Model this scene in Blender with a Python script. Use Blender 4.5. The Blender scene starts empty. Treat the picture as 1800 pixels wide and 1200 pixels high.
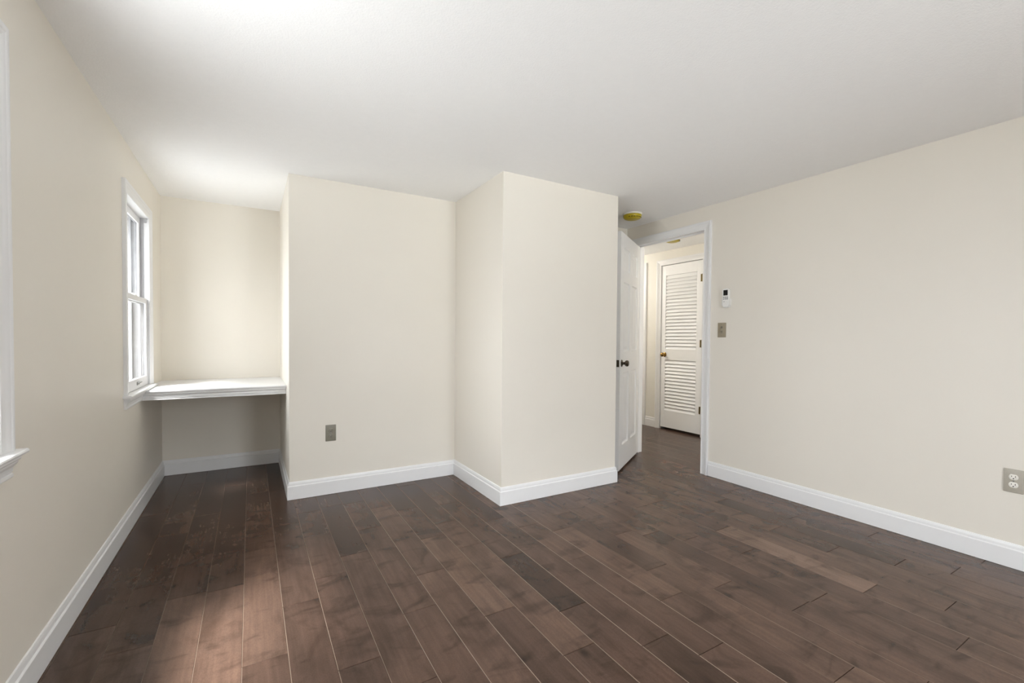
import bpy, bmesh, math, random
from mathutils import Vector, Matrix

S = bpy.context.scene
C = S.collection
random.seed(11)

# ------------------------------------------------------------------ camera
CAM_H = 1.1516
yaw, pitch, roll = 0.52838, 0.02114, 0.00779
F = Vector((math.sin(yaw) * math.cos(pitch), math.cos(yaw) * math.cos(pitch), -math.sin(pitch)))
R0 = Vector((math.cos(yaw), -math.sin(yaw), 0))
U0 = R0.cross(F)
R = R0 * math.cos(roll) + U0 * math.sin(roll)
U = -R0 * math.sin(roll) + U0 * math.cos(roll)
cd = bpy.data.cameras.new('camera')
cam = bpy.data.objects.new('camera', cd)
C.objects.link(cam)
cam.matrix_world = Matrix(((R.x, U.x, -F.x, 0), (R.y, U.y, -F.y, 0), (R.z, U.z, -F.z, CAM_H), (0, 0, 0, 1)))
cd.sensor_width = 36.0
cd.lens = 787.9 / 1800 * 36
cd.shift_y = 11.56 / 1800
cd.clip_start = 0.02
S.camera = cam

# ------------------------------------------------------------------ view, world, lights
S.view_settings.view_transform = 'Standard'
S.view_settings.look = 'None'
S.view_settings.gamma = 1.0
S.view_settings.use_curve_mapping = False
S.view_settings.exposure = 0.0
S.cycles.use_denoising = True
S.cycles.max_bounces = 14
S.cycles.diffuse_bounces = 10
S.cycles.glossy_bounces = 6
S.cycles.transparent_max_bounces = 12
S.cycles.sample_clamp_indirect = 8

SKY = 23.6
w = bpy.data.worlds.new('sky')
S.world = w
w.use_nodes = True
nt = w.node_tree
nt.nodes.clear()
n_out = nt.nodes.new('ShaderNodeOutputWorld')
n_bg = nt.nodes.new('ShaderNodeBackground')
n_tc = nt.nodes.new('ShaderNodeTexCoord')
n_sep = nt.nodes.new('ShaderNodeSeparateXYZ')
nt.links.new(n_tc.outputs['Generated'], n_sep.inputs[0])
n_el = nt.nodes.new('ShaderNodeMapRange')                # elevation of the view direction
n_el.inputs['From Min'].default_value = -1
nt.links.new(n_sep.outputs['Z'], n_el.inputs['Value'])


def sky_ramp(ground, horizon, sky, z0=.44, z1=.48, z2=.53, z3=.62):
    r = nt.nodes.new('ShaderNodeValToRGB')
    e = r.color_ramp.elements
    e[0].position, e[0].color = 0, (ground, ground, ground * .985, 1)
    e[1].position, e[1].color = 1, (sky, sky, sky * 1.01, 1)
    for p, c in ((z0, (ground, ground, ground * .985)), (z1, (horizon, horizon, horizon * 1.02)), (z2, (horizon, horizon, horizon * 1.03)), (z3, (sky, sky, sky * 1.01))):
        e.new(p).color = (*c, 1)
    nt.links.new(n_el.outputs[0], r.inputs[0])
    return r


def sky_mix(a, b, lo, hi):                               # from a to b as the direction turns towards +Y
    m = nt.nodes.new('ShaderNodeMapRange')
    m.interpolation_type = 'SMOOTHSTEP'
    m.inputs['From Min'].default_value = lo
    m.inputs['From Max'].default_value = hi
    nt.links.new(n_sep.outputs['Y'], m.inputs['Value'])
    x = nt.nodes.new('ShaderNodeMix')
    x.data_type = 'RGBA'
    nt.links.new(m.outputs[0], x.inputs['Factor'])
    nt.links.new(a, x.inputs['A'])
    nt.links.new(b, x.inputs['B'])
    return x.outputs['Result']


sk_back = sky_ramp(1.6, 0.25, 1.9)                      # bright sky and ground, dim horizon, shaped as fill from behind the viewer
sk_side = sky_ramp(0.62, 0.80, 1.06)                     # open overcast sky to the left
sk_front = sky_ramp(0.36, 0.36, 1.0, .38, .44, .64, .75)  # grey wood beyond the far window
sk = sky_mix(sky_mix(sk_back.outputs[0], sk_side.outputs[0], -.95, -.80), sk_front.outputs[0], .72, .92)
n_noise = nt.nodes.new('ShaderNodeTexNoise')
n_noise.inputs['Scale'].default_value = 22
n_noise.inputs['Detail'].default_value = 5
nt.links.new(n_tc.outputs['Generated'], n_noise.inputs['Vector'])
n_r2 = nt.nodes.new('ShaderNodeValToRGB')
n_r2.color_ramp.elements[0].position = .3
n_r2.color_ramp.elements[1].position = .7
n_r2.color_ramp.elements[0].color = (0.70, 0.72, 0.745, 1)
n_r2.color_ramp.elements[1].color = (1.17, 1.2, 1.23, 1)
nt.links.new(n_noise.outputs['Fac'], n_r2.inputs[0])
n_mul = nt.nodes.new('ShaderNodeMix')
n_mul.data_type = 'RGBA'
n_mul.blend_type = 'MULTIPLY'
n_mul.inputs['Factor'].default_value = 1
nt.links.new(sk, n_mul.inputs['A'])
nt.links.new(n_r2.outputs[0], n_mul.inputs['B'])
nt.links.new(n_mul.outputs['Result'], n_bg.inputs['Color'])
n_bg.inputs['Strength'].default_value = SKY
nt.links.new(n_bg.outputs[0], n_out.inputs[0])

sun_l = bpy.data.lights.new('hazy_sun', 'SUN')            # veiled sun from the left, behind the viewer
sun_l.energy = 22.0
sun_l.angle = math.radians(11)
sun_l.color = (1.0, 0.99, 0.98)
sun = bpy.data.objects.new('hazy_sun', sun_l)
C.objects.link(sun)
sun.rotation_euler = Vector((0.48, 0.42, -1.0)).to_track_quat('-Z', 'Y').to_euler()

# room dimensions (metres); X runs along the facing walls, Y into the room
H = 2.29
XL, XC, XE, XK, XW, XH = -0.629, 0.234, 1.490, 2.538, 3.366, 4.604
YB, YC, YG, YN, Y0 = 4.610, 3.505, 2.686, 3.42, -1.70
RT = 0.095            # thickness of the right wall
ZS, ZT = 0.805, 1.98  # window stool top and head
WIN = {1: (0.90, 1.838), 2: (3.405, 4.07)}   # openings in the left wall
FILL_BACKWIN = (1.05, 2.0)  # unseen opening added in the rear wall to light the room
DY0, DY1, DZ = 2.505, 3.285, 2.092                             # doorway in the right wall


def portal(name, loc, rot, sx, sy):
    l = bpy.data.lights.new(name, 'AREA')
    l.shape = 'RECTANGLE'
    l.size, l.size_y = sx, sy
    l.cycles.is_portal = True
    o = bpy.data.objects.new(name, l)
    C.objects.link(o)
    o.location = loc
    o.rotation_euler = rot
    o['kind'] = 'helper'


for k, (a, b) in WIN.items():
    portal('window_or_fill_daylight', (XL - 0.19, (a + b) / 2, (ZS + ZT) / 2), (0, -math.pi / 2, 0), ZT - ZS + .1, b - a + .1)
portal('window_or_fill_daylight', ((FILL_BACKWIN[0] + FILL_BACKWIN[1]) / 2, Y0 - 0.19, 1.06), (math.pi / 2, 0, 0), FILL_BACKWIN[1] - FILL_BACKWIN[0] + .1, 2.1)

for ly, en in ((5.1, 17), (1.5, 21)):                          # unseen fill lights added to brighten the hallway
    hl = bpy.data.lights.new('hall_fill', 'POINT')
    hl.energy = en
    hl.color = (1.0, 0.98, 0.94)
    hl.shadow_soft_size = 0.12
    ho = bpy.data.objects.new('hall_fill', hl)
    C.objects.link(ho)
    ho.location = (3.70, ly, 1.95)


# ------------------------------------------------------------------ materials
def mat(name, col, rough=0.5, metal=0.0, spec=0.5, bump=None, var=0.0, vscale=8.0):
    m = bpy.data.materials.new(name)
    m.use_nodes = True
    t = m.node_tree
    b = t.nodes['Principled BSDF']
    b.inputs['Base Color'].default_value = (*col, 1)
    b.inputs['Roughness'].default_value = rough
    b.inputs['Metallic'].default_value = metal
    b.inputs['Specular IOR Level'].default_value = spec
    tc = t.nodes.new('ShaderNodeTexCoord')
    if var:
        n = t.nodes.new('ShaderNodeTexNoise')
        n.inputs['Scale'].default_value = vscale
        n.inputs['Detail'].default_value = 5
        t.links.new(tc.outputs['Object'], n.inputs['Vector'])
        r = t.nodes.new('ShaderNodeValToRGB')
        r.color_ramp.elements[0].position = .3
        r.color_ramp.elements[1].position = .7
        r.color_ramp.elements[0].color = (*[c * (1 - var) for c in col], 1)
        r.color_ramp.elements[1].color = (*[min(1, c * (1 + var)) for c in col], 1)
        t.links.new(n.outputs['Fac'], r.inputs[0])
        t.links.new(r.outputs[0], b.inputs['Base Color'])
    if bump:
        sc, st, dist = bump
        n = t.nodes.new('ShaderNodeTexNoise')
        n.inputs['Scale'].default_value = sc
        n.inputs['Detail'].default_value = 3
        t.links.new(tc.outputs['Object'], n.inputs['Vector'])
        bp = t.nodes.new('ShaderNodeBump')
        bp.inputs['Strength'].default_value = st
        bp.inputs['Distance'].default_value = dist
        t.links.new(n.outputs['Fac'], bp.inputs['Height'])
        t.links.new(bp.outputs[0], b.inputs['Normal'])
    return m


M = {}
M['wall'] = mat('cream_wall_paint', (0.775, 0.738, 0.670), 0.45, spec=.3, bump=(260, .12, .002), var=.008, vscale=2)
M['hallwall'] = mat('hall_wall_paint', (0.78, 0.757, 0.70), 0.5, spec=.3, bump=(260, .12, .002), var=.01, vscale=2)
M['ceiling'] = mat('textured_ceiling_paint', (0.93, 0.933, 0.938), 0.8, spec=.2, bump=(150, .35, .003), var=.006, vscale=30)
M['trim'] = mat('white_trim_paint', (0.80, 0.803, 0.812), 0.32, spec=.45)
M['door'] = mat('white_door_paint', (0.80, 0.803, 0.81), 0.36, spec=.45)
M['sash'] = mat('white_vinyl', (0.72, 0.72, 0.735), 0.35)
M['track'] = mat('grey_vinyl_track', (0.50, 0.50, 0.52), 0.45)
M['bronze'] = mat('dark_bronze', (0.10, 0.085, 0.065), 0.22, 1.0, var=.1, vscale=40)
M['brass'] = mat('polished_brass', (0.36, 0.22, 0.07), 0.18, 1.0, var=.08, vscale=40)
M['oldbrass'] = mat('worn_brass', (0.16, 0.12, 0.05), 0.4, .8, var=.2, vscale=60)
M['pewter'] = mat('pewter', (0.25, 0.25, 0.24), 0.35, 1.0)
M['tan'] = mat('tan_plastic', (0.31, 0.265, 0.19), 0.4, var=.03, vscale=60)
M['tan2'] = mat('grey_tan_plastic', (0.22, 0.205, 0.165), 0.4, var=.03, vscale=60)
M['tan3'] = mat('stone_grey_plastic', (0.42, 0.39, 0.33), 0.4, var=.03, vscale=60)
M['ivory'] = mat('ivory_plastic', (0.80, 0.78, 0.72), 0.35)
M['white'] = mat('white_plastic', (0.82, 0.82, 0.80), 0.35)
M['slot'] = mat('dark_slot', (0.012, 0.011, 0.010), 0.7)
M['lcd'] = mat('dark_display', (0.012, 0.013, 0.013), 0.15)
M['greybtn'] = mat('grey_button', (0.30, 0.30, 0.30), 0.5)
M['yellow'] = mat('yellow_plastic_cover', (0.45, 0.35, 0.008), 0.3, var=.12, vscale=30)
M['louver'] = mat('white_louver_paint', (0.91, 0.915, 0.925), 0.4, spec=.4)
M['darkened'] = mat('darkened_grey_frame', (0.22, 0.22, 0.225), 0.7, var=.25, vscale=18)  # shade put into the colour so the daylit outer frame stays grey
M['ground'] = mat('exterior', (0.5, 0.5, 0.5), 0.9)


def glass_mat():
    m = bpy.data.materials.new('window_glass')
    m.use_nodes = True
    t = m.node_tree
    t.nodes.clear()
    o = t.nodes.new('ShaderNodeOutputMaterial')
    mx = t.nodes.new('ShaderNodeMixShader')
    tr = t.nodes.new('ShaderNodeBsdfTransparent')
    gl = t.nodes.new('ShaderNodeBsdfGlossy')
    fr = t.nodes.new('ShaderNodeFresnel')
    fr.inputs['IOR'].default_value = 1.5
    tr.inputs['Color'].default_value = (0.90, 0.905, 0.90, 1)
    gl.inputs['Roughness'].default_value = 0.02
    ge = t.nodes.new('ShaderNodeNewGeometry')            # the pane reflects once, at its front surface
    ff = t.nodes.new('ShaderNodeMath')
    ff.operation = 'MULTIPLY_ADD'
    ff.inputs[1].default_value = -1
    ff.inputs[2].default_value = 1
    t.links.new(ge.outputs['Backfacing'], ff.inputs[0])
    fm = t.nodes.new('ShaderNodeMath')
    fm.operation = 'MULTIPLY'
    t.links.new(ff.outputs[0], fm.inputs[0])
    t.links.new(fr.outputs[0], fm.inputs[1])
    t.links.new(fm.outputs[0], mx.inputs[0])
    t.links.new(tr.outputs[0], mx.inputs[1])
    t.links.new(gl.outputs[0], mx.inputs[2])
    t.links.new(mx.outputs[0], o.inputs[0])
    return m


M['glass'] = glass_mat()


def screen_mat():
    m = bpy.data.materials.new('insect_screen_mesh')
    m.use_nodes = True
    t = m.node_tree
    t.nodes.clear()
    o = t.nodes.new('ShaderNodeOutputMaterial')
    mx = t.nodes.new('ShaderNodeMixShader')
    tr = t.nodes.new('ShaderNodeBsdfTransparent')
    df = t.nodes.new('ShaderNodeBsdfDiffuse')
    df.inputs['Color'].default_value = (0.35, 0.35, 0.37, 1)
    tc = t.nodes.new('ShaderNodeTexCoord')
    n = t.nodes.new('ShaderNodeTexNoise')                # dusty, uneven mesh
    n.inputs['Scale'].default_value = 14
    n.inputs['Detail'].default_value = 4
    mr = t.nodes.new('ShaderNodeMapRange')
    mr.inputs['To Min'].default_value = 0.22
    mr.inputs['To Max'].default_value = 0.42
    t.links.new(tc.outputs['Object'], n.inputs['Vector'])
    t.links.new(n.outputs['Fac'], mr.inputs['Value'])
    t.links.new(mr.outputs[0], mx.inputs[0])
    t.links.new(tr.outputs[0], mx.inputs[1])
    t.links.new(df.outputs[0], mx.inputs[2])
    t.links.new(mx.outputs[0], o.inputs[0])
    return m


M['screen'] = screen_mat()


def floor_mat():
    m = bpy.data.materials.new('dark_stained_maple_planks')
    m.use_nodes = True
    t = m.node_tree
    N, Lk = t.nodes, t.links
    b = N['Principled BSDF']
    tone = N.new('ShaderNodeAttribute')
    tone.attribute_name = 'tone'
    edge = N.new('ShaderNodeAttribute')
    edge.attribute_name = 'edge'
    tc = N.new('ShaderNodeTexCoord')
    # every plank samples its own piece of grain
    off = N.new('ShaderNodeVectorMath')
    off.operation = 'MULTIPLY_ADD'
    off.inputs[1].default_value = (37.0, 91.0, 53.0)
    Lk.new(tone.outputs['Vector'], off.inputs[0])
    Lk.new(tc.outputs['Object'], off.inputs[2])

    def noise(scale, detail, stretch, rough=.5, dist=0.0):
        mp = N.new('ShaderNodeMapping')
        mp.inputs['Scale'].default_value = stretch
        Lk.new(off.outputs[0], mp.inputs[0])
        n = N.new('ShaderNodeTexNoise')
        n.inputs['Scale'].default_value = scale
        n.inputs['Detail'].default_value = detail
        n.inputs['Roughness'].default_value = rough
        n.inputs['Distortion'].default_value = dist
        Lk.new(mp.outputs[0], n.inputs['Vector'])
        return n

    def ramp(src, stops):
        r = N.new('ShaderNodeValToRGB')
        e = r.color_ramp.elements
        e[0].position, e[0].color = stops[0][0], (*stops[0][1], 1)
        e[1].position, e[1].color = stops[-1][0], (*stops[-1][1], 1)
        for p, c in stops[1:-1]:
            k = e.new(p)
            k.color = (*c, 1)
        Lk.new(src, r.inputs[0])
        return r

    def mul(a, c, f=1.0):
        x = N.new('ShaderNodeMix')
        x.data_type = 'RGBA'
        x.blend_type = 'MULTIPLY'
        x.inputs['Factor'].default_value = f
        Lk.new(a, x.inputs['A'])
        Lk.new(c, x.inputs['B'])
        return x.outputs['Result']

    tsep = N.new('ShaderNodeSeparateXYZ')
    Lk.new(tone.outputs['Vector'], tsep.inputs[0])
    base = ramp(tsep.outputs['X'], [(0.0, (0.015, 0.009, 0.0065)), (.3, (0.060, 0.035, 0.025)), (.5, (0.080, 0.047, 0.034)), (.8, (0.117, 0.071, 0.051)), (1.0, (0.30, 0.198, 0.150))])
    blotch = noise(5.0, 3, (1.6, .55, 1), .55, .6)
    c = mul(base.outputs[0], ramp(blotch.outputs['Fac'], [(.28, (.62, .60, .58)), (.5, (1, 1, 1)), (.75, (1.25, 1.25, 1.25))]).outputs[0])
    grain = noise(70, 2, (1.0, .05, 1), .5, .2)
    c = mul(c, ramp(grain.outputs['Fac'], [(.3, (.88, .87, .86)), (.7, (1.08, 1.08, 1.08))]).outputs[0])
    flame = noise(6.5, 3, (.75, 1.25, 1), .5, 1.2)
    c = mul(c, ramp(flame.outputs['Fac'], [(.25, (.50, .48, .47)), (.46, (1, 1, 1)), (1.0, (1.06, 1.06, 1.06))]).outputs[0])
    fine = noise(260, 2, (1, .5, 1))
    c = mul(c, ramp(fine.outputs['Fac'], [(.35, (.92, .92, .92)), (.65, (1.07, 1.07, 1.07))]).outputs[0])
    # small dark knots
    mpv = N.new('ShaderNodeMapping')
    mpv.inputs['Scale'].default_value = (1.0, .6, 1)
    Lk.new(off.outputs[0], mpv.inputs[0])
    v = N.new('ShaderNodeTexVoronoi')
    v.inputs['Scale'].default_value = 3.2
    Lk.new(mpv.outputs[0], v.inputs['Vector'])
    c = mul(c, ramp(v.outputs['Distance'], [(.02, (.25, .23, .22)), (.075, (1, 1, 1))]).outputs[0], .75)
    # light tan on the plank bevels, painting in window light on the seams
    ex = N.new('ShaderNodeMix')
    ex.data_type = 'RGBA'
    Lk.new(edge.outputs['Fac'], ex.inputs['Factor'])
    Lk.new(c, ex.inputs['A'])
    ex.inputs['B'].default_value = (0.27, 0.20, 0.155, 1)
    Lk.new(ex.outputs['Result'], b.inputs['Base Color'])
    rr = N.new('ShaderNodeMapRange')
    Lk.new(grain.outputs['Fac'], rr.inputs['Value'])
    rr.inputs['To Min'].default_value = 0.25
    rr.inputs['To Max'].default_value = 0.28
    Lk.new(rr.outputs[0], b.inputs['Roughness'])
    b.inputs['Specular IOR Level'].default_value = 0.28
    bp = N.new('ShaderNodeBump')
    bp.inputs['Strength'].default_value = .12
    bp.inputs['Distance'].default_value = .0015
    Lk.new(blotch.outputs['Fac'], bp.inputs['Height'])
    Lk.new(bp.outputs[0], b.inputs['Normal'])
    return m


M['floor'] = floor_mat()


# ------------------------------------------------------------------ mesh helpers
def box(bm, x0, x1, y0, y1, z0, z1, bev=0.0, seg=2):
    b = bmesh.new() if bev else bm
    vs = [b.verts.new((x, y, z)) for x in (x0, x1) for y in (y0, y1) for z in (z0, z1)]
    for f in ((0, 1, 3, 2), (4, 6, 7, 5), (0, 4, 5, 1), (2, 3, 7, 6), (0, 2, 6, 4), (1, 5, 7, 3)):
        b.faces.new([vs[i] for i in f])
    if bev:
        bmesh.ops.bevel(b, geom=list(b.edges), offset=bev, segments=seg, affect='EDGES', profile=.5)
        join(bm, b)


def join(bm, b, mx=None):
    me = bpy.data.meshes.new('tmp')
    b.to_mesh(me)
    b.free()
    if mx is not None:
        me.transform(mx)
    bm.from_mesh(me)
    bpy.data.meshes.remove(me)


def sweep(bm, prof, p0, p1, n, up, k0=(0, 0), k1=(0, 0)):
    """profile (p along n, q along up) carried from p0 to p1; ends sheared by k*(p,q) along the run for mitres"""
    p0, p1, n, up = Vector(p0), Vector(p1), Vector(n), Vector(up)
    d = (p1 - p0).normalized()
    A = [bm.verts.new(p0 + n * p + up * q - d * (k0[0] * p + k0[1] * q)) for p, q in prof]
    B = [bm.verts.new(p1 + n * p + up * q + d * (k1[0] * p + k1[1] * q)) for p, q in prof]
    m = len(prof)
    for i in range(m):
        j = (i + 1) % m
        bm.faces.new((A[i], A[j], B[j], B[i]))
    bm.faces.new(A[::-1])
    bm.faces.new(B)


def lathe(bm, prof, o=(0, 0, 0), axis='z', seg=32):
    """prof: list of (r, h); revolved about axis through o"""
    o = Vector(o)
    rings = []
    for r, h in prof:
        ring = []
        cnt = 1 if r < 1e-6 else seg
        for i in range(cnt):
            a = 2 * math.pi * i / seg
            x, y = r * math.cos(a), r * math.sin(a)
            v = Vector((x, y, h)) if axis == 'z' else Vector((x, h, y))
            ring.append(bm.verts.new(o + v))
        rings.append(ring)
    for A, B in zip(rings, rings[1:]):
        for i in range(seg):
            j = (i + 1) % seg
            f = [A[i % len(A)], A[j % len(A)], B[j % len(B)], B[i % len(B)]]
            u = []
            for v in f:
                if v not in u:
                    u.append(v)
            if len(u) > 2:
                bm.faces.new(u)
    for ring in (rings[0], rings[-1]):
        if len(ring) > 2:
            try:
                bm.faces.new(ring)
            except ValueError:
                pass


def build(name, bm, m, parent=None, smooth=False, loc=None):
    bmesh.ops.recalc_face_normals(bm, faces=bm.faces)
    me = bpy.data.meshes.new(name)
    bm.to_mesh(me)
    bm.free()
    me.materials.append(M[m] if isinstance(m, str) else m)
    o = bpy.data.objects.new(name, me)
    C.objects.link(o)
    if smooth:
        me.polygons.foreach_set('use_smooth', [True] * len(me.polygons))
        me.set_sharp_from_angle(angle=math.radians(38))
    if parent:
        o.parent = parent
    if loc:
        o.location = loc
    return o


def tag(o, label, cat, group=None, kind=None):
    o['label'] = label
    o['category'] = cat
    if group:
        o['group'] = group
    if kind:
        o['kind'] = kind
    return o


def empty(name, loc, rz=0.0):
    o = bpy.data.objects.new(name, None)
    C.objects.link(o)
    o.location = loc
    o.rotation_euler = (0, 0, rz)
    o.empty_display_size = .1
    return o


def struct(o, label, cat):
    return tag(o, label, cat, kind='structure')


def slab(axis, c0, c1, u0, u1, z0, z1, holes=()):
    """wall between planes axis=c0 and axis=c1, with rectangular holes (ua, ub, za, zb)"""
    bm = bmesh.new()
    us = sorted({u0, u1, *[h[i] for h in holes for i in (0, 1)]})
    zs = sorted({z0, z1, *[min(max(h[i], z0), z1) for h in holes for i in (2, 3)]})

    def P(c, u, z):
        return (c, u, z) if axis == 'x' else (u, c, z)

    cells = {}
    for i in range(len(us) - 1):
        for j in range(len(zs) - 1):
            um, zm = (us[i] + us[i + 1]) / 2, (zs[j] + zs[j + 1]) / 2
            cells[i, j] = not any(h[0] < um < h[1] and h[2] < zm < h[3] for h in holes)

    def quad(*p):
        bm.faces.new([bm.verts.new(x) for x in p])

    for (i, j), on in cells.items():
        if not on:
            continue
        a, b, z, y = us[i], us[i + 1], zs[j], zs[j + 1]
        quad(P(c0, a, z), P(c0, b, z), P(c0, b, y), P(c0, a, y))
        quad(P(c1, a, z), P(c1, b, z), P(c1, b, y), P(c1, a, y))
        if not cells.get((i - 1, j)):
            quad(P(c0, a, z), P(c1, a, z), P(c1, a, y), P(c0, a, y))
        if not cells.get((i + 1, j)):
            quad(P(c0, b, z), P(c1, b, z), P(c1, b, y), P(c0, b, y))
        if not cells.get((i, j - 1)):
            quad(P(c0, a, z), P(c1, a, z), P(c1, b, z), P(c0, b, z))
        if not cells.get((i, j + 1)):
            quad(P(c0, a, y), P(c1, a, y), P(c1, b, y), P(c0, b, y))
    bmesh.ops.remove_doubles(bm, verts=bm.verts, dist=1e-5)
    return bm


# ------------------------------------------------------------------ room shell
def winhole(a, b):
    return (a - .02, b + .02, ZS - .03, ZT + .02)


struct(build('wall_left', slab('x', XL - .17, XL, Y0 - .17, YB + .17, 0, H, [winhole(*WIN[k]) for k in WIN]), 'wall'),
       'cream wall on the left with the windows', 'wall')
struct(build('wall_right', slab('x', XW, XW + RT, Y0, 5.3, 0, H, [(DY0 - .02, DY1 + .02, -1, DZ + .02)]), 'wall'),
       'long cream wall on the right with the doorway', 'wall')
struct(build('wall_alcove', slab('y', YB, YB + .15, XL, XC, 0, H), 'wall'), 'cream back wall of the desk alcove', 'wall')
struct(build('wall_middle', slab('y', YC, YB + .15, XC, XE, 0, H), 'wall'), 'cream wall between alcove and closet bump-out', 'wall')
struct(build('wall_closet', slab('y', YG, YB + .15, XE, XK, 0, H), 'wall'), 'cream closet bump-out beside the open door', 'wall')
struct(build('wall_nook', slab('y', YN, YN + .12, XK, XW, 0, H), 'wall'), 'short cream wall behind the open door', 'wall')
struct(build('wall_behind', slab('y', Y0 - .17, Y0, XL, XW + RT, 0, H, [(FILL_BACKWIN[0] - .02, FILL_BACKWIN[1] + .02, -1, 2.06)]), 'wall'),
       'cream wall behind the viewer with an opening added for light', 'wall')
struct(build('wall_hall', slab('x', XH, XH + .12, 1.2, 5.3, 0, H, [(3.44 - .02, 4.055 + .02, -1, 2.105 + .015), (4.37, 5.17, -1, 2.12)]), 'hallwall'),
       'warm cream hallway wall around the louvered door', 'wall')
bm = slab('y', 5.3, 5.42, XW, XH + .12, 0, H)
join(bm, slab('y', 1.08, 1.2, XW + RT, XH + .12, 0, H))
struct(build('wall_hall_end', bm, 'hallwall'), 'cream end walls of the hallway', 'wall')
bm = slab('x', XH + .12, XH + .16, 3.3, 5.3, 0, H)
struct(build('wall_closet_back', bm, 'hallwall'), 'closet back behind the louvered door', 'wall')
bm = bmesh.new()
box(bm, XL - .3, XH + .3, Y0 - .3, 5.5, H, H + .12)
struct(build('ceiling', bm, 'ceiling'), 'white lightly textured ceiling', 'ceiling')

# ------------------------------------------------------------------ floor: one mesh of bevelled planks
PW, X00 = 0.1443, 0.1135
JOINTS = {  # row index -> measured end joints
    -5: [2.31, 3.62], -4: [2.10, 2.60, 3.21], -3: [3.465, 2.42, 1.25], -2: [2.406, 1.25, 4.05], -1: [1.799, 2.76], 0: [2.118, 3.05],
    1: [1.615, 2.287, 3.2], 2: [1.422, 2.459], 3: [1.817, 2.75], 4: [2.084, 3.058, 1.1], 5: [1.637, 2.45], 6: [1.289, 2.247, 2.606],
    7: [1.51, 2.034, 2.9], 8: [1.184, 2.499], 9: [1.046, 1.837, 2.315], 10: [1.354, 2.172], 11: [0.735, 1.566, 2.365], 12: [1.3, 1.95],
    13: [1.025, 1.863, 2.5], 14: [1.70, 2.347], 15: [0.586, 1.442, 2.2], 16: [0.938, 1.694, 2.207], 17: [1.9, 0.7], 18: [1.221, 1.537],
    19: [0.975, 2.0], 20: [1.575, 0.8], 21: [1.2, 2.1]}
TONES = [(-1, 2.3, .66), (-2, 2.0, .62), (-3, 2.0, .66), (-4, 1.9, .56), (-1, 1.6, .5), (0, 2.4, .45), (0, 1.9, .42), (1, 2.0, .5), (1, 1.4, .35),
         (2, 2.0, .55), (2, 2.7, .3), (3, 2.2, .55), (4, 2.5, .58), (4, 1.7, .6), (5, 2.0, .78), (5, 1.3, .4), (6, 1.8, .68), (7, 1.8, .2), (7, 1.3, .5),
         (8, 1.9, .5), (11, 2.0, .4), (-2, 2.8, .32), (-3, 2.9, .36), (-4, 2.8, .3), (-5, 2.6, .33)]
fb = bmesh.new()
tl = fb.loops.layers.float_color.new('tone')
eg = fb.loops.layers.float_color.new('edge')
BV, BD, GAP = 0.0017, 0.0013, 0.0003


def plank(x0, x1, y0, y1, tone, seam_light):
    x0 += GAP; x1 -= GAP; y0 += GAP * 3; y1 -= GAP * 3
    zs = -BD
    o = [fb.verts.new(p) for p in ((x0, y0, zs), (x1, y0, zs), (x1, y1, zs), (x0, y1, zs))]
    i = [fb.verts.new(p) for p in ((x0 + BV, y0 + BV, 0), (x1 - BV, y0 + BV, 0), (x1 - BV, y1 - BV, 0), (x0 + BV, y1 - BV, 0))]
    g = [fb.verts.new((v.co.x, v.co.y, -.012)) for v in o]
    col = (tone, random.random(), random.random(), 1)
    fs = [(fb.faces.new(i), 0.0)]
    for k in range(4):
        j = (k + 1) % 4
        fs.append((fb.faces.new((o[k], o[j], i[j], i[k])), {1: .12, 3: seam_light}.get(k, 0.0)))  # window-side bevel tinted as if lit, opposite one nearly untinted
        fs.append((fb.faces.new((g[k], g[j], o[j], o[k])), 0.0))
    for f, e in fs:
        for l in f.loops:
            l[tl] = col
            l[eg] = (e, e, e, 1)


r0 = math.floor((XL - .2 - X00) / PW)
r1 = math.ceil((XH + .3 - X00) / PW)
for r in range(r0, r1):
    xa, xb = X00 + r * PW, X00 + (r + 1) * PW
    js = sorted(JOINTS.get(r, [1.0 + random.random()]))
    while js[-1] < 5.2:
        js.append(js[-1] + random.uniform(.45, 1.25))
    while js[0] > Y0 - .1:
        js.insert(0, js[0] - random.uniform(.5, 1.25))
    for k in range(len(js) - 1):
        t = next((v for q, y, v in TONES if q == r and js[k] < y <= js[k + 1]), min(.86, max(.25, random.gauss(.47 if r < 9 else .66, .085))))
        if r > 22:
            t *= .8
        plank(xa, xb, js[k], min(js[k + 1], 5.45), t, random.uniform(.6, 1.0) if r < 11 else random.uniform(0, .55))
box(fb, XL - .3, XH + .3, Y0 - .3, 5.5, -.13, -.008)
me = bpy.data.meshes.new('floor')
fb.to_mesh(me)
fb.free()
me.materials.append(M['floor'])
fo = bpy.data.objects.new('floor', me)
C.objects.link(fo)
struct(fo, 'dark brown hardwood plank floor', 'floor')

# ------------------------------------------------------------------ baseboards
BT = 0.0152
BBP = [(0, 0.0015), (BT, 0.0015), (BT, .094), (BT - .002, .0965), (BT - .006, .0985), (BT - .0068, .103), (BT - .0055, .110), (BT - .008, .117), (.005, .123), (0, .125)]
Z = (0, 0, 1)


def bboard(name, label, runs):
    bm = bmesh.new()
    for p0, p1, n, k0, k1 in runs:
        sweep(bm, BBP, (*p0, 0), (*p1, 0), n, Z, (k0, 0), (k1, 0))
    struct(build(name, bm, 'trim', smooth=True), label, 'baseboard')


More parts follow.
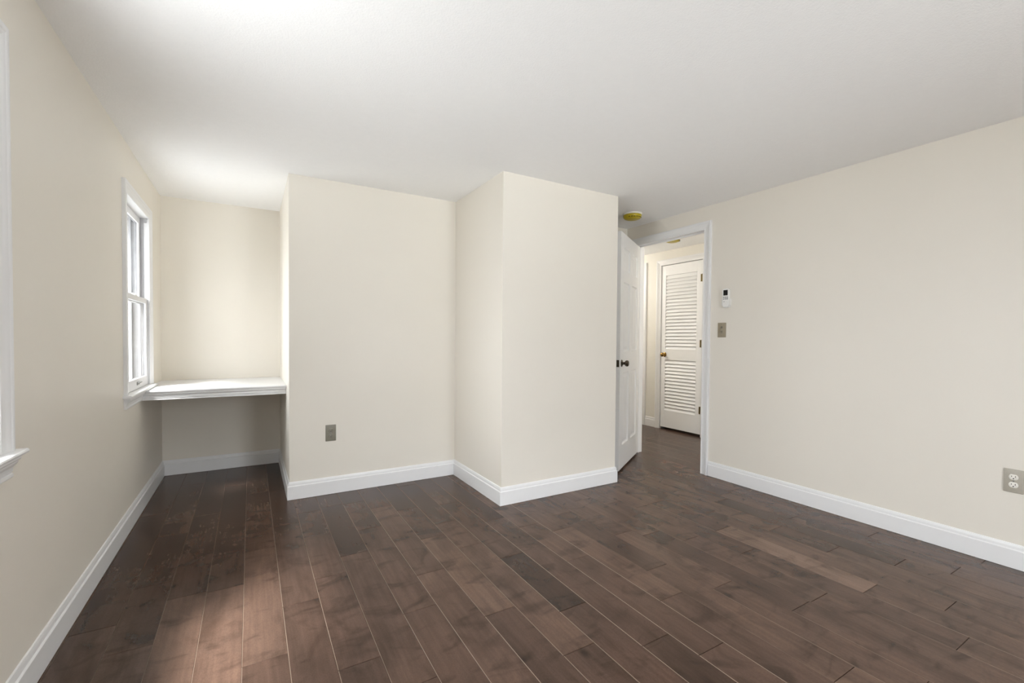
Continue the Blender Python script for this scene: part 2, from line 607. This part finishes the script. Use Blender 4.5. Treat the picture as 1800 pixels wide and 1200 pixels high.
bboard('baseboard_left', 'white baseboard along the left window wall', [((XL, Y0), (XL, YB), (1, 0, 0), -1, -1)])
bboard('baseboard_alcove', 'white baseboard under the built-in desk shelf', [((XL, YB), (XC, YB), (0, -1, 0), -1, -1)])
bboard('baseboard_alcove_side', 'short white baseboard on the right side of the alcove', [((XC, YC), (XC, YB), (-1, 0, 0), 1, -1)])
bboard('baseboard_middle', 'white baseboard below the wall outlet in the middle', [((XC, YC), (XE, YC), (0, -1, 0), 1, -1)])
bboard('baseboard_closet_side', 'white baseboard on the left side of the closet bump-out', [((XE, YG), (XE, YC), (-1, 0, 0), 1, -1)])
bboard('baseboard_closet', 'white baseboard across the front of the closet bump-out', [((XE, YG), (XK, YG), (0, -1, 0), 1, 1)])
bboard('baseboard_nook', 'white baseboard behind the open door',
       [((XK, YG), (XK, YN), (1, 0, 0), 1, -1), ((XK, YN), (XW, YN), (0, -1, 0), -1, 0)])
bboard('baseboard_right', 'white baseboard along the right wall', [((XW, Y0), (XW, DY0 - .075), (-1, 0, 0), 0, 0)])
bboard('baseboard_hall', 'short white baseboard in the hallway', [((XH, 1.2), (XH, 3.37), (-1, 0, 0), 0, 0), ((XH, 4.128), (XH, 4.297), (-1, 0, 0), 0, 0)])
bboard('baseboard_behind', 'white baseboard on the wall behind the viewer', [((XL, Y0), (FILL_BACKWIN[0] - .09, Y0), (0, 1, 0), -1, 0), ((FILL_BACKWIN[1] + .09, Y0), (XW, Y0), (0, 1, 0), 0, -1)])

# ------------------------------------------------------------------ casings (profile: protrusion, distance from the opening)
CAS = [(0, 0), (.009, 0), (.0115, .003), (.0115, .008), (.009, .011), (.0095, .028), (.012, .038), (.0165, .046), (.0165, .050), (.019, .053), (.0195, .066), (.018, .070), (0, .070)]


def casing(bm, plane, n, along, a, b, z0, z1, legs=True):
    """three-sided casing round an opening a..b x z0..z1 on a wall; along = unit vector of a->b, plane = point on wall with along=0,z=0"""
    P, A, n = Vector(plane), Vector(along), Vector(n)
    zz = Vector(Z)
    sweep(bm, CAS, P + A * a + zz * z0, P + A * a + zz * z1, n, -A, (0, 0), (0, 1))
    sweep(bm, CAS, P + A * b + zz * z0, P + A * b + zz * z1, n, A, (0, 0), (0, 1))
    sweep(bm, CAS, P + A * a + zz * z1, P + A * b + zz * z1, n, zz, (0, 1), (0, 1))


# ------------------------------------------------------------------ windows (local x along the wall, local y into the room)
STP = [(-.02, 0), (.036, 0), (.040, -.002), (.042, -.007), (.040, -.013), (.036, -.015), (-.02, -.015)]
APP = [(0, 0), (.030, 0), (.031, -.008), (.028, -.013), (.024, -.015), (.024, -.020), (.020, -.026), (.015, -.031), (.0125, -.036), (.0125, -.047), (.010, -.049), (.010, -.052), (.0135, -.054), (.0135, -.062), (.010, -.066), (0, -.066)]


def window(num, wd, z0, z1, loc, rz, label, screened):
    root = empty(f'window_{num}', loc, rz)
    struct(root, label, 'window')
    h = wd / 2
    bm = bmesh.new()
    casing(bm, (0, 0, 0), (0, 1, 0), (1, 0, 0), -h, h, z0, z1)
    build('casing', bm, 'trim', root, True)
    bm = bmesh.new()
    sweep(bm, STP, (-h - .092, 0, z0), (h + .092, 0, z0), (0, 1, 0), Z)
    box(bm, -h, h, -.12, -.02, z0 - .015, z0)
    build('stool', bm, 'trim', root, True)
    bm = bmesh.new()
    sweep(bm, APP, (-h - .07, 0, z0 - .015), (h + .07, 0, z0 - .015), (0, 1, 0), Z)
    build('apron', bm, 'trim', root, True)
    bm = bmesh.new()
    box(bm, -h - .018, -h, -.10, .001, z0 - .015, z1)
    box(bm, h, h + .018, -.10, .001, z0 - .015, z1)
    box(bm, -h - .018, h + .018, -.10, .001, z1, z1 + .018)
    box(bm, -h - .018, h + .018, -.175, -.10, z0 - .028, z0 - .016)
    build('jamb', bm, 'trim', root)
    bm = bmesh.new()
    for s in (-1, 1):
        xa, xb = sorted((s * h, s * (h + .018)))
        box(bm, xa, xb, -.169, -.1005, z0 - .028, z1 + .018)
    box(bm, -h, h, -.169, -.1005, z1, z1 + .018)
    for s in (-1, 1):
        xa, xb = sorted((s * h, s * (h - .0022)))
        box(bm, xa, xb, -.1004, -.0655, z0, z1)
        box(bm, xa, xb, -.0655, -.0315, z0, (z0 + z1) / 2 - .02)
    build('outer_frame', bm, 'darkened', root)  # outer frame and jamb strips darkened to tone down daylight behind the glass
    bm = bmesh.new()                                    # balance tracks on both jambs
    for s in (-1, 1):
        x0, x1 = sorted((s * h, s * (h - .006)))
        for y0, y1 in ((-.0535, -.042), (-.036, -.024)):
            box(bm, x0, x1, y0, y1, z0, z1)
        xa, xb = sorted((s * h, s * (h - .002)))
        box(bm, xa, xb, -.062, -.020, z0, z1)
    build('balance_track', bm, 'track', root)
    bm = bmesh.new()
    for s in (-1, 1):
        x0, x1 = sorted((s * h, s * (h - .010)))
        box(bm, x0, x1, -.020, -.004, z1 - .03, z1 - .002)
    build('track_clip', bm, 'track', root)
    zm = (z0 + z1) / 2 + .0

    def sash(name, ya, yb, za, zb, sw, rb, rt):
        x = h - .007

        def ring(bm, y0, y1, e=0.0):
            box(bm, -x + e, -x + sw - e, y0, y1, za + e, zb - e, .0015, 1)
            box(bm, x - sw + e, x - e, y0, y1, za + e, zb - e, .0015, 1)
            box(bm, -x + sw - .003, x - sw + .003, y0, y1, za + e, za + rb - e, .0015, 1)
            box(bm, -x + sw - .003, x - sw + .003, y0, y1, zb - rt + e, zb - e, .0015, 1)

        bm = bmesh.new()
        ring(bm, yb - .0105, yb)
        o = build(name, bm, 'sash', root)
        bm = bmesh.new()
        ring(bm, ya, yb - .0105, .0005)
        build('darkened_sash_back', bm, 'darkened', o)  # rear half of the sash coloured darker to offset strong daylight
        bm = bmesh.new()
        ym = yb - .007
        box(bm, -x + sw - .004, x - sw + .004, ym - .002, ym + .002, za + rb - .004, zb - rt + .004)
        build('glass_pane', bm, 'glass', o)
        return o

    lo = sash('lower_sash', -.030, -.004, z0 + .002, zm + .018, .042, .066, .034)
    sash('upper_sash', -.064, -.040, zm - .018, z1 - .002, .042, .034, .045)
    bm = bmesh.new()                                    # insect screen outside the sashes
    if screened:
        box(bm, -h, h, -.0925, -.092, z0 - .01, z1)
        build('insect_screen', bm, 'screen', root)
    bm = bmesh.new()
    for xa, xb, za, zb in ((-h, -h + .016, z0, z1), (h - .016, h, z0, z1), (-h, h, z0 - .01, z0 + .01), (-h, h, z1 - .016, z1)):
        box(bm, xa, xb, -.098, -.087, za, zb)
    build('screen_frame', bm, 'darkened', root)  # same darkened grey, so daylight does not blow it out
    bm = bmesh.new()                                    # finger lift on the bottom rail
    box(bm, -.032, .032, -.004, .000, z0 + .026, z0 + .048, .0015, 1)
    box(bm, -.032, .032, -.002, .014, z0 + .040, z0 + .047, .002, 1)
    build('sash_lift', bm, 'pewter', lo)
    bm = bmesh.new()
    box(bm, -.03, .03, -.030, -.008, zm + .018, zm + .024, .001, 1)
    lathe(bm, [(.011, zm + .024), (.011, zm + .031), (0, zm + .032)], (0, -.02, 0), seg=16)
    box(bm, -.004, .030, -.026, -.018, zm + .026, zm + .032, .001, 1)
    build('sash_lock', bm, 'white', lo)
    return root


for k, lab in ((1, 'white cased window cut off by the left picture edge'), (2, 'white double-hung window beside the desk alcove')):
    a, b = WIN[k]
    window(k, b - a, ZS, ZT, (XL, (a + b) / 2, 0), -math.pi / 2, lab, k == 2)

# glazed opening added behind the viewer to let in fill light
root = empty('added_door', ((FILL_BACKWIN[0] + FILL_BACKWIN[1]) / 2, Y0, 0), 0)
struct(root, 'unseen glazed patio door added behind the viewer for light', 'door')
hw = (FILL_BACKWIN[1] - FILL_BACKWIN[0]) / 2
bm = bmesh.new()
for x in (-hw, -.05, hw - .1):
    box(bm, x, x + .1, -.11, -.06, .02, 2.04, .003, 1)
box(bm, -hw, hw, -.11, -.06, 0.0, .12, .003, 1)
box(bm, -hw, hw, -.11, -.06, 1.95, 2.05, .003, 1)
build('frame', bm, 'sash', root)
for s in (-1, 1):
    bm = bmesh.new()
    x0, x1 = sorted((s * .04, s * (hw - .09)))
    box(bm, x0, x1, -.088, -.084, .11, 1.96)
    build('glass_pane', bm, 'glass', root)
bm = bmesh.new()
casing(bm, (0, 0, 0), (0, 1, 0), (1, 0, 0), -hw, hw, 0, 2.05)
build('casing', bm, 'trim', root, True)

# ------------------------------------------------------------------ doorway trim in the right wall
bm = bmesh.new()
casing(bm, (XW, 0, 0), (-1, 0, 0), (0, 1, 0), DY0, DY1, 0, DZ)
casing(bm, (XW + RT, 0, 0), (1, 0, 0), (0, 1, 0), DY0, DY1, 0, DZ)
J = .018
e = .0005
box(bm, XW - .001, XW + RT + .001, DY0 - J, DY0, 0, DZ + J)
box(bm, XW - .001, XW + RT + .001, DY1, DY1 + J, 0, DZ + J)
box(bm, XW - .001, XW + RT + .001, DY0, DY1, DZ, DZ + J)
box(bm, XW + .040, XW + .052, DY0, DY0 + .010, 0, DZ)
box(bm, XW + .040, XW + .052, DY1 - .010, DY1, 0, DZ)
box(bm, XW + .040, XW + .052, DY0, DY1, DZ - .010, DZ)
struct(build('trim_1', bm, 'trim', smooth=True), 'white casing and jamb of the open doorway', 'door casing')


# ------------------------------------------------------------------ six-panel door
def six_panel(bm, W, T, Z0, Z1):
    k = (Z1 - Z0) / 2.055
    sw, mw = .112, .095
    rails = [(0, .205), (.845, 1.025), (1.635, 1.735), (1.935, 2.055)]
    rails = [(Z0 + a * k, Z0 + b * k) for a, b in rails]
    mid = (W - mw) / 2
    cols = [(sw, mid), (mid + mw, W - sw)]
    box(bm, 0, sw, 0, T, Z0, Z1)
    box(bm, W - sw, W, 0, T, Z0, Z1)
    for a, b in rails:
        box(bm, sw, W - sw, 0, T, a, b)
    for (a, b), (c, d) in zip(rails, rails[1:]):
        box(bm, mid, mid + mw, 0, T, b, c)
        for x0, x1 in cols:
            for y, s in ((0, 1), (T, -1)):
                # moulded recess, then the raised field
                lev = [(0, 0.0), (.003, .006), (.010, .0125), (.022, .0125), (.050, .004)]
                rings = [[bm.verts.new((x, y + s * dpt, z)) for x, z in ((x0 + i, b + i), (x1 - i, b + i), (x1 - i, c - i), (x0 + i, c - i))] for i, dpt in lev]
                for A, B in zip(rings, rings[1:]):
                    for q in range(4):
                        bm.faces.new((A[q], A[(q + 1) % 4], B[(q + 1) % 4], B[q]))
                bm.faces.new(rings[-1])


def knob(name, m, parent, x, y, z, s, r=.027):
    """round knob on a rosette; axis along local y, pointing to s"""
    bm = bmesh.new()
    prof = [(0, 0), (.031, 0), (.031, .003), (.027, .007), (.014, .010), (.0115, .014), (.0115, .026), (.016, .030), (.023, .034), (r, .042), (r, .050), (.024, .058), (.016, .062), (0, .063)]
    lathe(bm, [(a, s * b) for a, b in prof], (x, y, z), 'y', 28)
    return build(name, bm, m, parent, True)


def hinge(parent, x, y, z, m, axis_y=True):
    bm = bmesh.new()
    lathe(bm, [(0, z - .05), (.006, z - .05), (.0065, z - .047), (.0065, z + .047), (.006, z + .05), (0, z + .05)], (x, y, 0), seg=14)
    for q in (-.03, 0, .03):
        lathe(bm, [(.0072, z + q - .002), (.0072, z + q + .002)], (x, y, 0), seg=14)
    box(bm, x - .028 if axis_y else x - .0015, x, y - .0015, y + .0015 if axis_y else y + .028, z - .044, z + .044)
    return build('hinge', bm, m, parent, True)


DW, DT = .768, .035
root = empty('door_1', (XW - .006, DY1 - .003, 0), math.radians(212.2))
struct(root, 'white six-panel door standing open into the room', 'door')
bm = bmesh.new()
six_panel(bm, DW, DT, .018, 2.074)
build('leaf', bm, 'door', root)
knob('knob', 'bronze', root, DW - .062, DT, .945, 1)
knob('knob', 'bronze', root, DW - .062, 0, .945, -1)
bm = bmesh.new()
box(bm, DW - .0005, DW + .001, .006, DT - .006, .915, .975)
box(bm, DW, DW + .008, .012, DT - .012, .936, .954)
build('latch', bm, 'bronze', root)
for z in (.25, 1.05, 1.85):
    hinge(root, -.004, -.004, z, 'oldbrass')

# ------------------------------------------------------------------ louvered door across the hall
LW = .607
root = empty('door_2', (XH + .004, 4.051, 0), -math.pi / 2)       # local x -> -Y, local y -> +X
struct(root, 'white louvered closet door across the hallway', 'door')
LZ0, LZ1, LT = .028, 2.100, .032
bm = bmesh.new()
box(bm, 0, .062, 0, LT, LZ0, LZ1, .0015, 1)
box(bm, LW - .080, LW, 0, LT, LZ0, LZ1, .0015, 1)
for a, b in ((LZ0, .250), (.895, 1.035), (1.972, LZ1)):
    box(bm, .0605, LW - .0785, 0.0004, LT - .0004, a, b, .0015, 1)
build('leaf', bm, 'louver', root)
for a, b, n in ((1.035, 1.972, 22), (.250, .895, 15)):
    bm = bmesh.new()
    st = (b - a) / n
    for i in range(n):
        z = a + (i + .5) * st
        pr = [(0.004, z - st * .62), (0.0035, z - st * .50), (.026, z + st * .55), (.028, z + st * .50), (.028, z + st * .40)]
        sweep(bm, [(p, q) for p, q in pr], (.061, 0, 0), (LW - .079, 0, 0), (0, 1, 0), Z)
    build('louver_panel', bm, 'louver', root)
bm = bmesh.new()
prof = [(0, 0), (.030, 0), (.030, .003), (.025, .007), (.013, .010), (.011, .014), (.011, .024), (.018, .030), (.025, .037), (.027, .045), (.024, .054), (.015, .060), (0, .061)]
lathe(bm, [(a, -b) for a, b in prof], (.058, 0, .962), 'y', 28)
build('knob', bm, 'brass', root, True)
for z, m in ((1.888, 'oldbrass'), (1.108, 'oldbrass'), (.316, 'oldbrass')):
    hinge(root, LW + .003, -.005, z, 'oldbrass' if m == 'oldbrass' else m)
bm = bmesh.new()
casing(bm, (XH, 0, 0), (-1, 0, 0), (0, 1, 0), 3.440, 4.055, 0, 2.105)
for a, b in ((3.422, 3.440), (4.055, 4.073)):
    box(bm, XH - .001, XH + .118, a, b, 0, 2.12)
box(bm, XH - .001, XH + .118, 3.44, 4.055, 2.105, 2.119)
struct(build('trim_2', bm, 'trim', smooth=True), 'white casing around the louvered hallway door', 'door casing')
bm = bmesh.new()
casing(bm, (XH, 0, 0), (-1, 0, 0), (0, 1, 0), 4.37, 5.17, 0, 2.11)
struct(build('trim_3', bm, 'trim', smooth=True), 'white casing leg seen just past the open door edge', 'door casing')
root = empty('door_3', (XH + .03, 5.168, 0), -math.pi / 2)
struct(root, 'white hallway door hidden beyond the open door', 'door')
bm = bmesh.new()
six_panel(bm, .796, DT, .015, 2.105)
build('leaf', bm, 'door', root)

# ------------------------------------------------------------------ built-in desk shelf in the alcove
SY = 3.790
root = empty('desk_shelf', ((XL + XC) / 2, (SY + YB) / 2, .72))
tag(root, 'white built-in desk shelf with moulded edge spanning the window alcove', 'shelf')
hx = (XC - XL) / 2 - .001
hy0, hy1 = SY - (SY + YB) / 2, YB - .002 - (SY + YB) / 2
bm = bmesh.new()
box(bm, -hx, hx, hy0 + .02, hy1, .034, .066)
build('shelf_board', bm, 'trim', root)
bm = bmesh.new()
EP = [(-.021, .066), (.006, .066), (.010, .063), (.011, .058), (.009, .053), (.002, .051), (.001, .046), (.003, .044), (.002, .038), (-.005, .033), (-.010, .030), (-.010, .025), (-.006, .023), (-.007, .012), (-.012, .008), (-.008, .006), (-.008, 0), (-.021, 0)]
sweep(bm, EP, (-hx, hy0, 0), (hx, hy0, 0), (0, -1, 0), Z)
build('edge_moulding', bm, 'trim', root, True)


# ------------------------------------------------------------------ wall plates
def plate_mesh(wd, ht, th=.006):
    bm = bmesh.new()
    box(bm, -wd / 2, wd / 2, 0, th, -ht / 2, ht / 2, .0028, 3)
    return bm


def outlet(loc, rz, plate_m, face_m, label):
    """duplex outlet; local y points out of the wall"""
    root = empty('wall_outlet', loc, rz)
    tag(root, label, 'outlet', 'duplex wall outlets')
    build('cover_plate', plate_mesh(.072, .120), plate_m, root, True)
    for s in (-1, 1):
        bm = bmesh.new()
        zc = s * .0200
        pts = []
        for i in range(40):
            a = 2 * math.pi * i / 40
            pts.append((.0172 * math.cos(a), max(-.0140, min(.0140, .0172 * math.sin(a))) + zc))
        A = [bm.verts.new((x, .005, z)) for x, z in pts]
        B = [bm.verts.new((x, .0078, z)) for x, z in pts]
        D = [bm.verts.new((x * .94, .0086, zc + (z - zc) * .94)) for x, z in pts]
        for X, Y in ((A, B), (B, D)):
            for i in range(40):
                j = (i + 1) % 40
                bm.faces.new((X[i], X[j], Y[j], Y[i]))
        bm.faces.new(D)
        bm.faces.new(A[::-1])
        rc = build('receptacle', bm, face_m, root, True)
        bm = bmesh.new()
        box(bm, -.0078, -.0056, .0080, .0088, zc - .001, zc + .0075)
        box(bm, .0056, .0078, .0080, .0088, zc - .000, zc + .0070)
        lathe(bm, [(.0028, .0080), (.0028, .0088)], (0, 0, zc - .0075), 'y', 14)
        build('slot', bm, 'slot', rc)
    bm = bmesh.new()
    lathe(bm, [(.0036, .0058), (.0036, .0070), (.0026, .0078), (0, .0080)], (0, 0, 0), 'y', 16)
    build('screw', bm, 'pewter', root, True)
    return root


# facing -Y: local y -> -Y  (rz = 180);   facing -X: local y -> -X (rz = 90)
outlet((.5075, YC, .449), math.pi, 'tan2', 'tan2', 'taupe duplex outlet low on the middle wall left of the closet bump-out')
outlet((XW, .670, .445), math.pi / 2, 'tan3', 'ivory', 'stone grey plate with white sockets low on right wall at picture edge')

root = empty('light_switch', (XW, 2.326, 1.236), math.pi / 2)
tag(root, 'tan light switch plate right of the doorway below the remote control', 'light switch')
build('cover_plate', plate_mesh(.074, .120), 'tan', root, True)
for s in (-1, 1):
    bm = bmesh.new()
    z = s * .019 + .002
    box(bm, -.009, .009, .0045, .0072, z - .012, z + .012, .001, 1)
    fr = build('switch_bezel', bm, 'tan2', root)
    bm = bmesh.new()
    sweep(bm, [(.006, -.006), (.015, .001), (.0155, .005), (.013, .006), (.006, .006)], (-.0042, 0, z), (.0042, 0, z), (0, 1, 0), Z)
    build('toggle', bm, 'tan', fr)
for s in (-1, 1):
    bm = bmesh.new()
    lathe(bm, [(.003, .0055), (.003, .0066), (0, .007)], (0, 0, s * .048), 'y', 12)
    build('screw', bm, 'tan2', root)

# ------------------------------------------------------------------ remote control in its wall cradle
rloc = (XW, 2.283, 1.50)
root = empty('remote_cradle', rloc, math.pi / 2)
tag(root, 'white wall cradle holding the remote beside the doorway casing', 'remote holder')


def rounded(bm, x0, x1, z0, z1, r, y0, y1, top=True):
    pts = []
    for cx, cz, a0, rr in ((x1 - r, z0 + r, -90, r), (x1 - (r if top else .003), z1 - (r if top else .003), 0, r if top else .003), (x0 + (r if top else .003), z1 - (r if top else .003), 90, r if top else .003), (x0 + r, z0 + r, 180, r)):
        for i in range(8):
            a = math.radians(a0 + 90 * i / 7)
            pts.append((cx + rr * math.cos(a), cz + rr * math.sin(a)))
    A = [bm.verts.new((x, y0, z)) for x, z in pts]
    B = [bm.verts.new((x, y1 - .002, z)) for x, z in pts]
    cx, cz = (x0 + x1) / 2, (z0 + z1) / 2
    D = [bm.verts.new((cx + (x - cx) * .94, y1, cz + (z - cz) * .97)) for x, z in pts]
    m = len(pts)
    for X, Y in ((A, B), (B, D)):
        for i in range(m):
            j = (i + 1) % m
            bm.faces.new((X[i], X[j], Y[j], Y[i]))
    bm.faces.new(D)
    bm.faces.new(A[::-1])


bm = bmesh.new()
rounded(bm, -.035, .035, -.082, -.012, .022, 0, .005, False)
build('back_plate', bm, 'white', root, True)
bm = bmesh.new()
box(bm, -.035, -.0305, .003, .024, -.065, -.010, .0015, 2)
box(bm, .0305, .035, .003, .024, -.065, -.010, .0015, 2)
box(bm, -.022, .022, .003, .024, -.082, -.0775, .0015, 2)
build('side_clip', bm, 'white', root, True)
root = empty('remote_control', rloc, math.pi / 2)
tag(root, 'white remote control with dark display hanging above the light switch', 'remote control')
bm = bmesh.new()
rounded(bm, -.029, .029, -.076, .072, .017, .006, .026)
build('body', bm, 'white', root, True)
bm = bmesh.new()
box(bm, -.019, .019, .0258, .0268, .016, .060, .0004, 1)
build('display', bm, 'lcd', root)
for i in range(3):
    for j in range(2):
        bm = bmesh.new()
        x, z = -.0155 + i * .0155, .001 - j * .014
        box(bm, x - .006, x + .006, .0255, .0275, z - .0045, z + .0045, .001, 2)
        build('button', bm, 'greybtn', root)
bm = bmesh.new()
lathe(bm, [(.004, .0255), (.004, .0275), (0, .028)], (.012, 0, -.034), 'y', 14)
build('button', bm, 'greybtn', root)


# ------------------------------------------------------------------ smoke detectors under yellow covers
def detector(loc, label, rz):
    root = empty('smoke_detector', loc, rz)
    tag(root, label, 'smoke detector', 'smoke detectors with yellow covers')
    bm = bmesh.new()
    lathe(bm, [(0, 0), (.086, 0), (.086, -.010), (.083, -.014), (0, -.014)], seg=48)
    build('base', bm, 'white', root, True)
    bm = bmesh.new()
    lathe(bm, [(.0, -.014), (.080, -.014), (.081, -.024), (.078, -.036), (.070, -.045), (.052, -.052), (.026, -.055), (0, -.056)], seg=48)
    cv = build('dust_cover', bm, 'yellow', root, True)
    bm = bmesh.new()
    for i in range(7):
        a = math.radians(-160 + i * 17)
        b = bmesh.new()
        box(b, -.0065, .0065, -.0012, .0016, -.0055, .0055, .001, 1)
        join(bm, b, Matrix.Translation((.0775 * math.cos(a), .0775 * math.sin(a), -.0375)) @ Matrix.Rotation(a + math.pi / 2, 4, 'Z') @ Matrix.Rotation(math.radians(-28), 4, 'X'))
    build('vent_slot', bm, 'slot', cv)
    return root


detector((2.995, 2.985, H), 'yellow-covered smoke detector on the ceiling above the open door', math.radians(5))
detector((4.07, 3.44, H), 'yellow-covered smoke detector on the hallway ceiling seen through the doorway', math.radians(40))
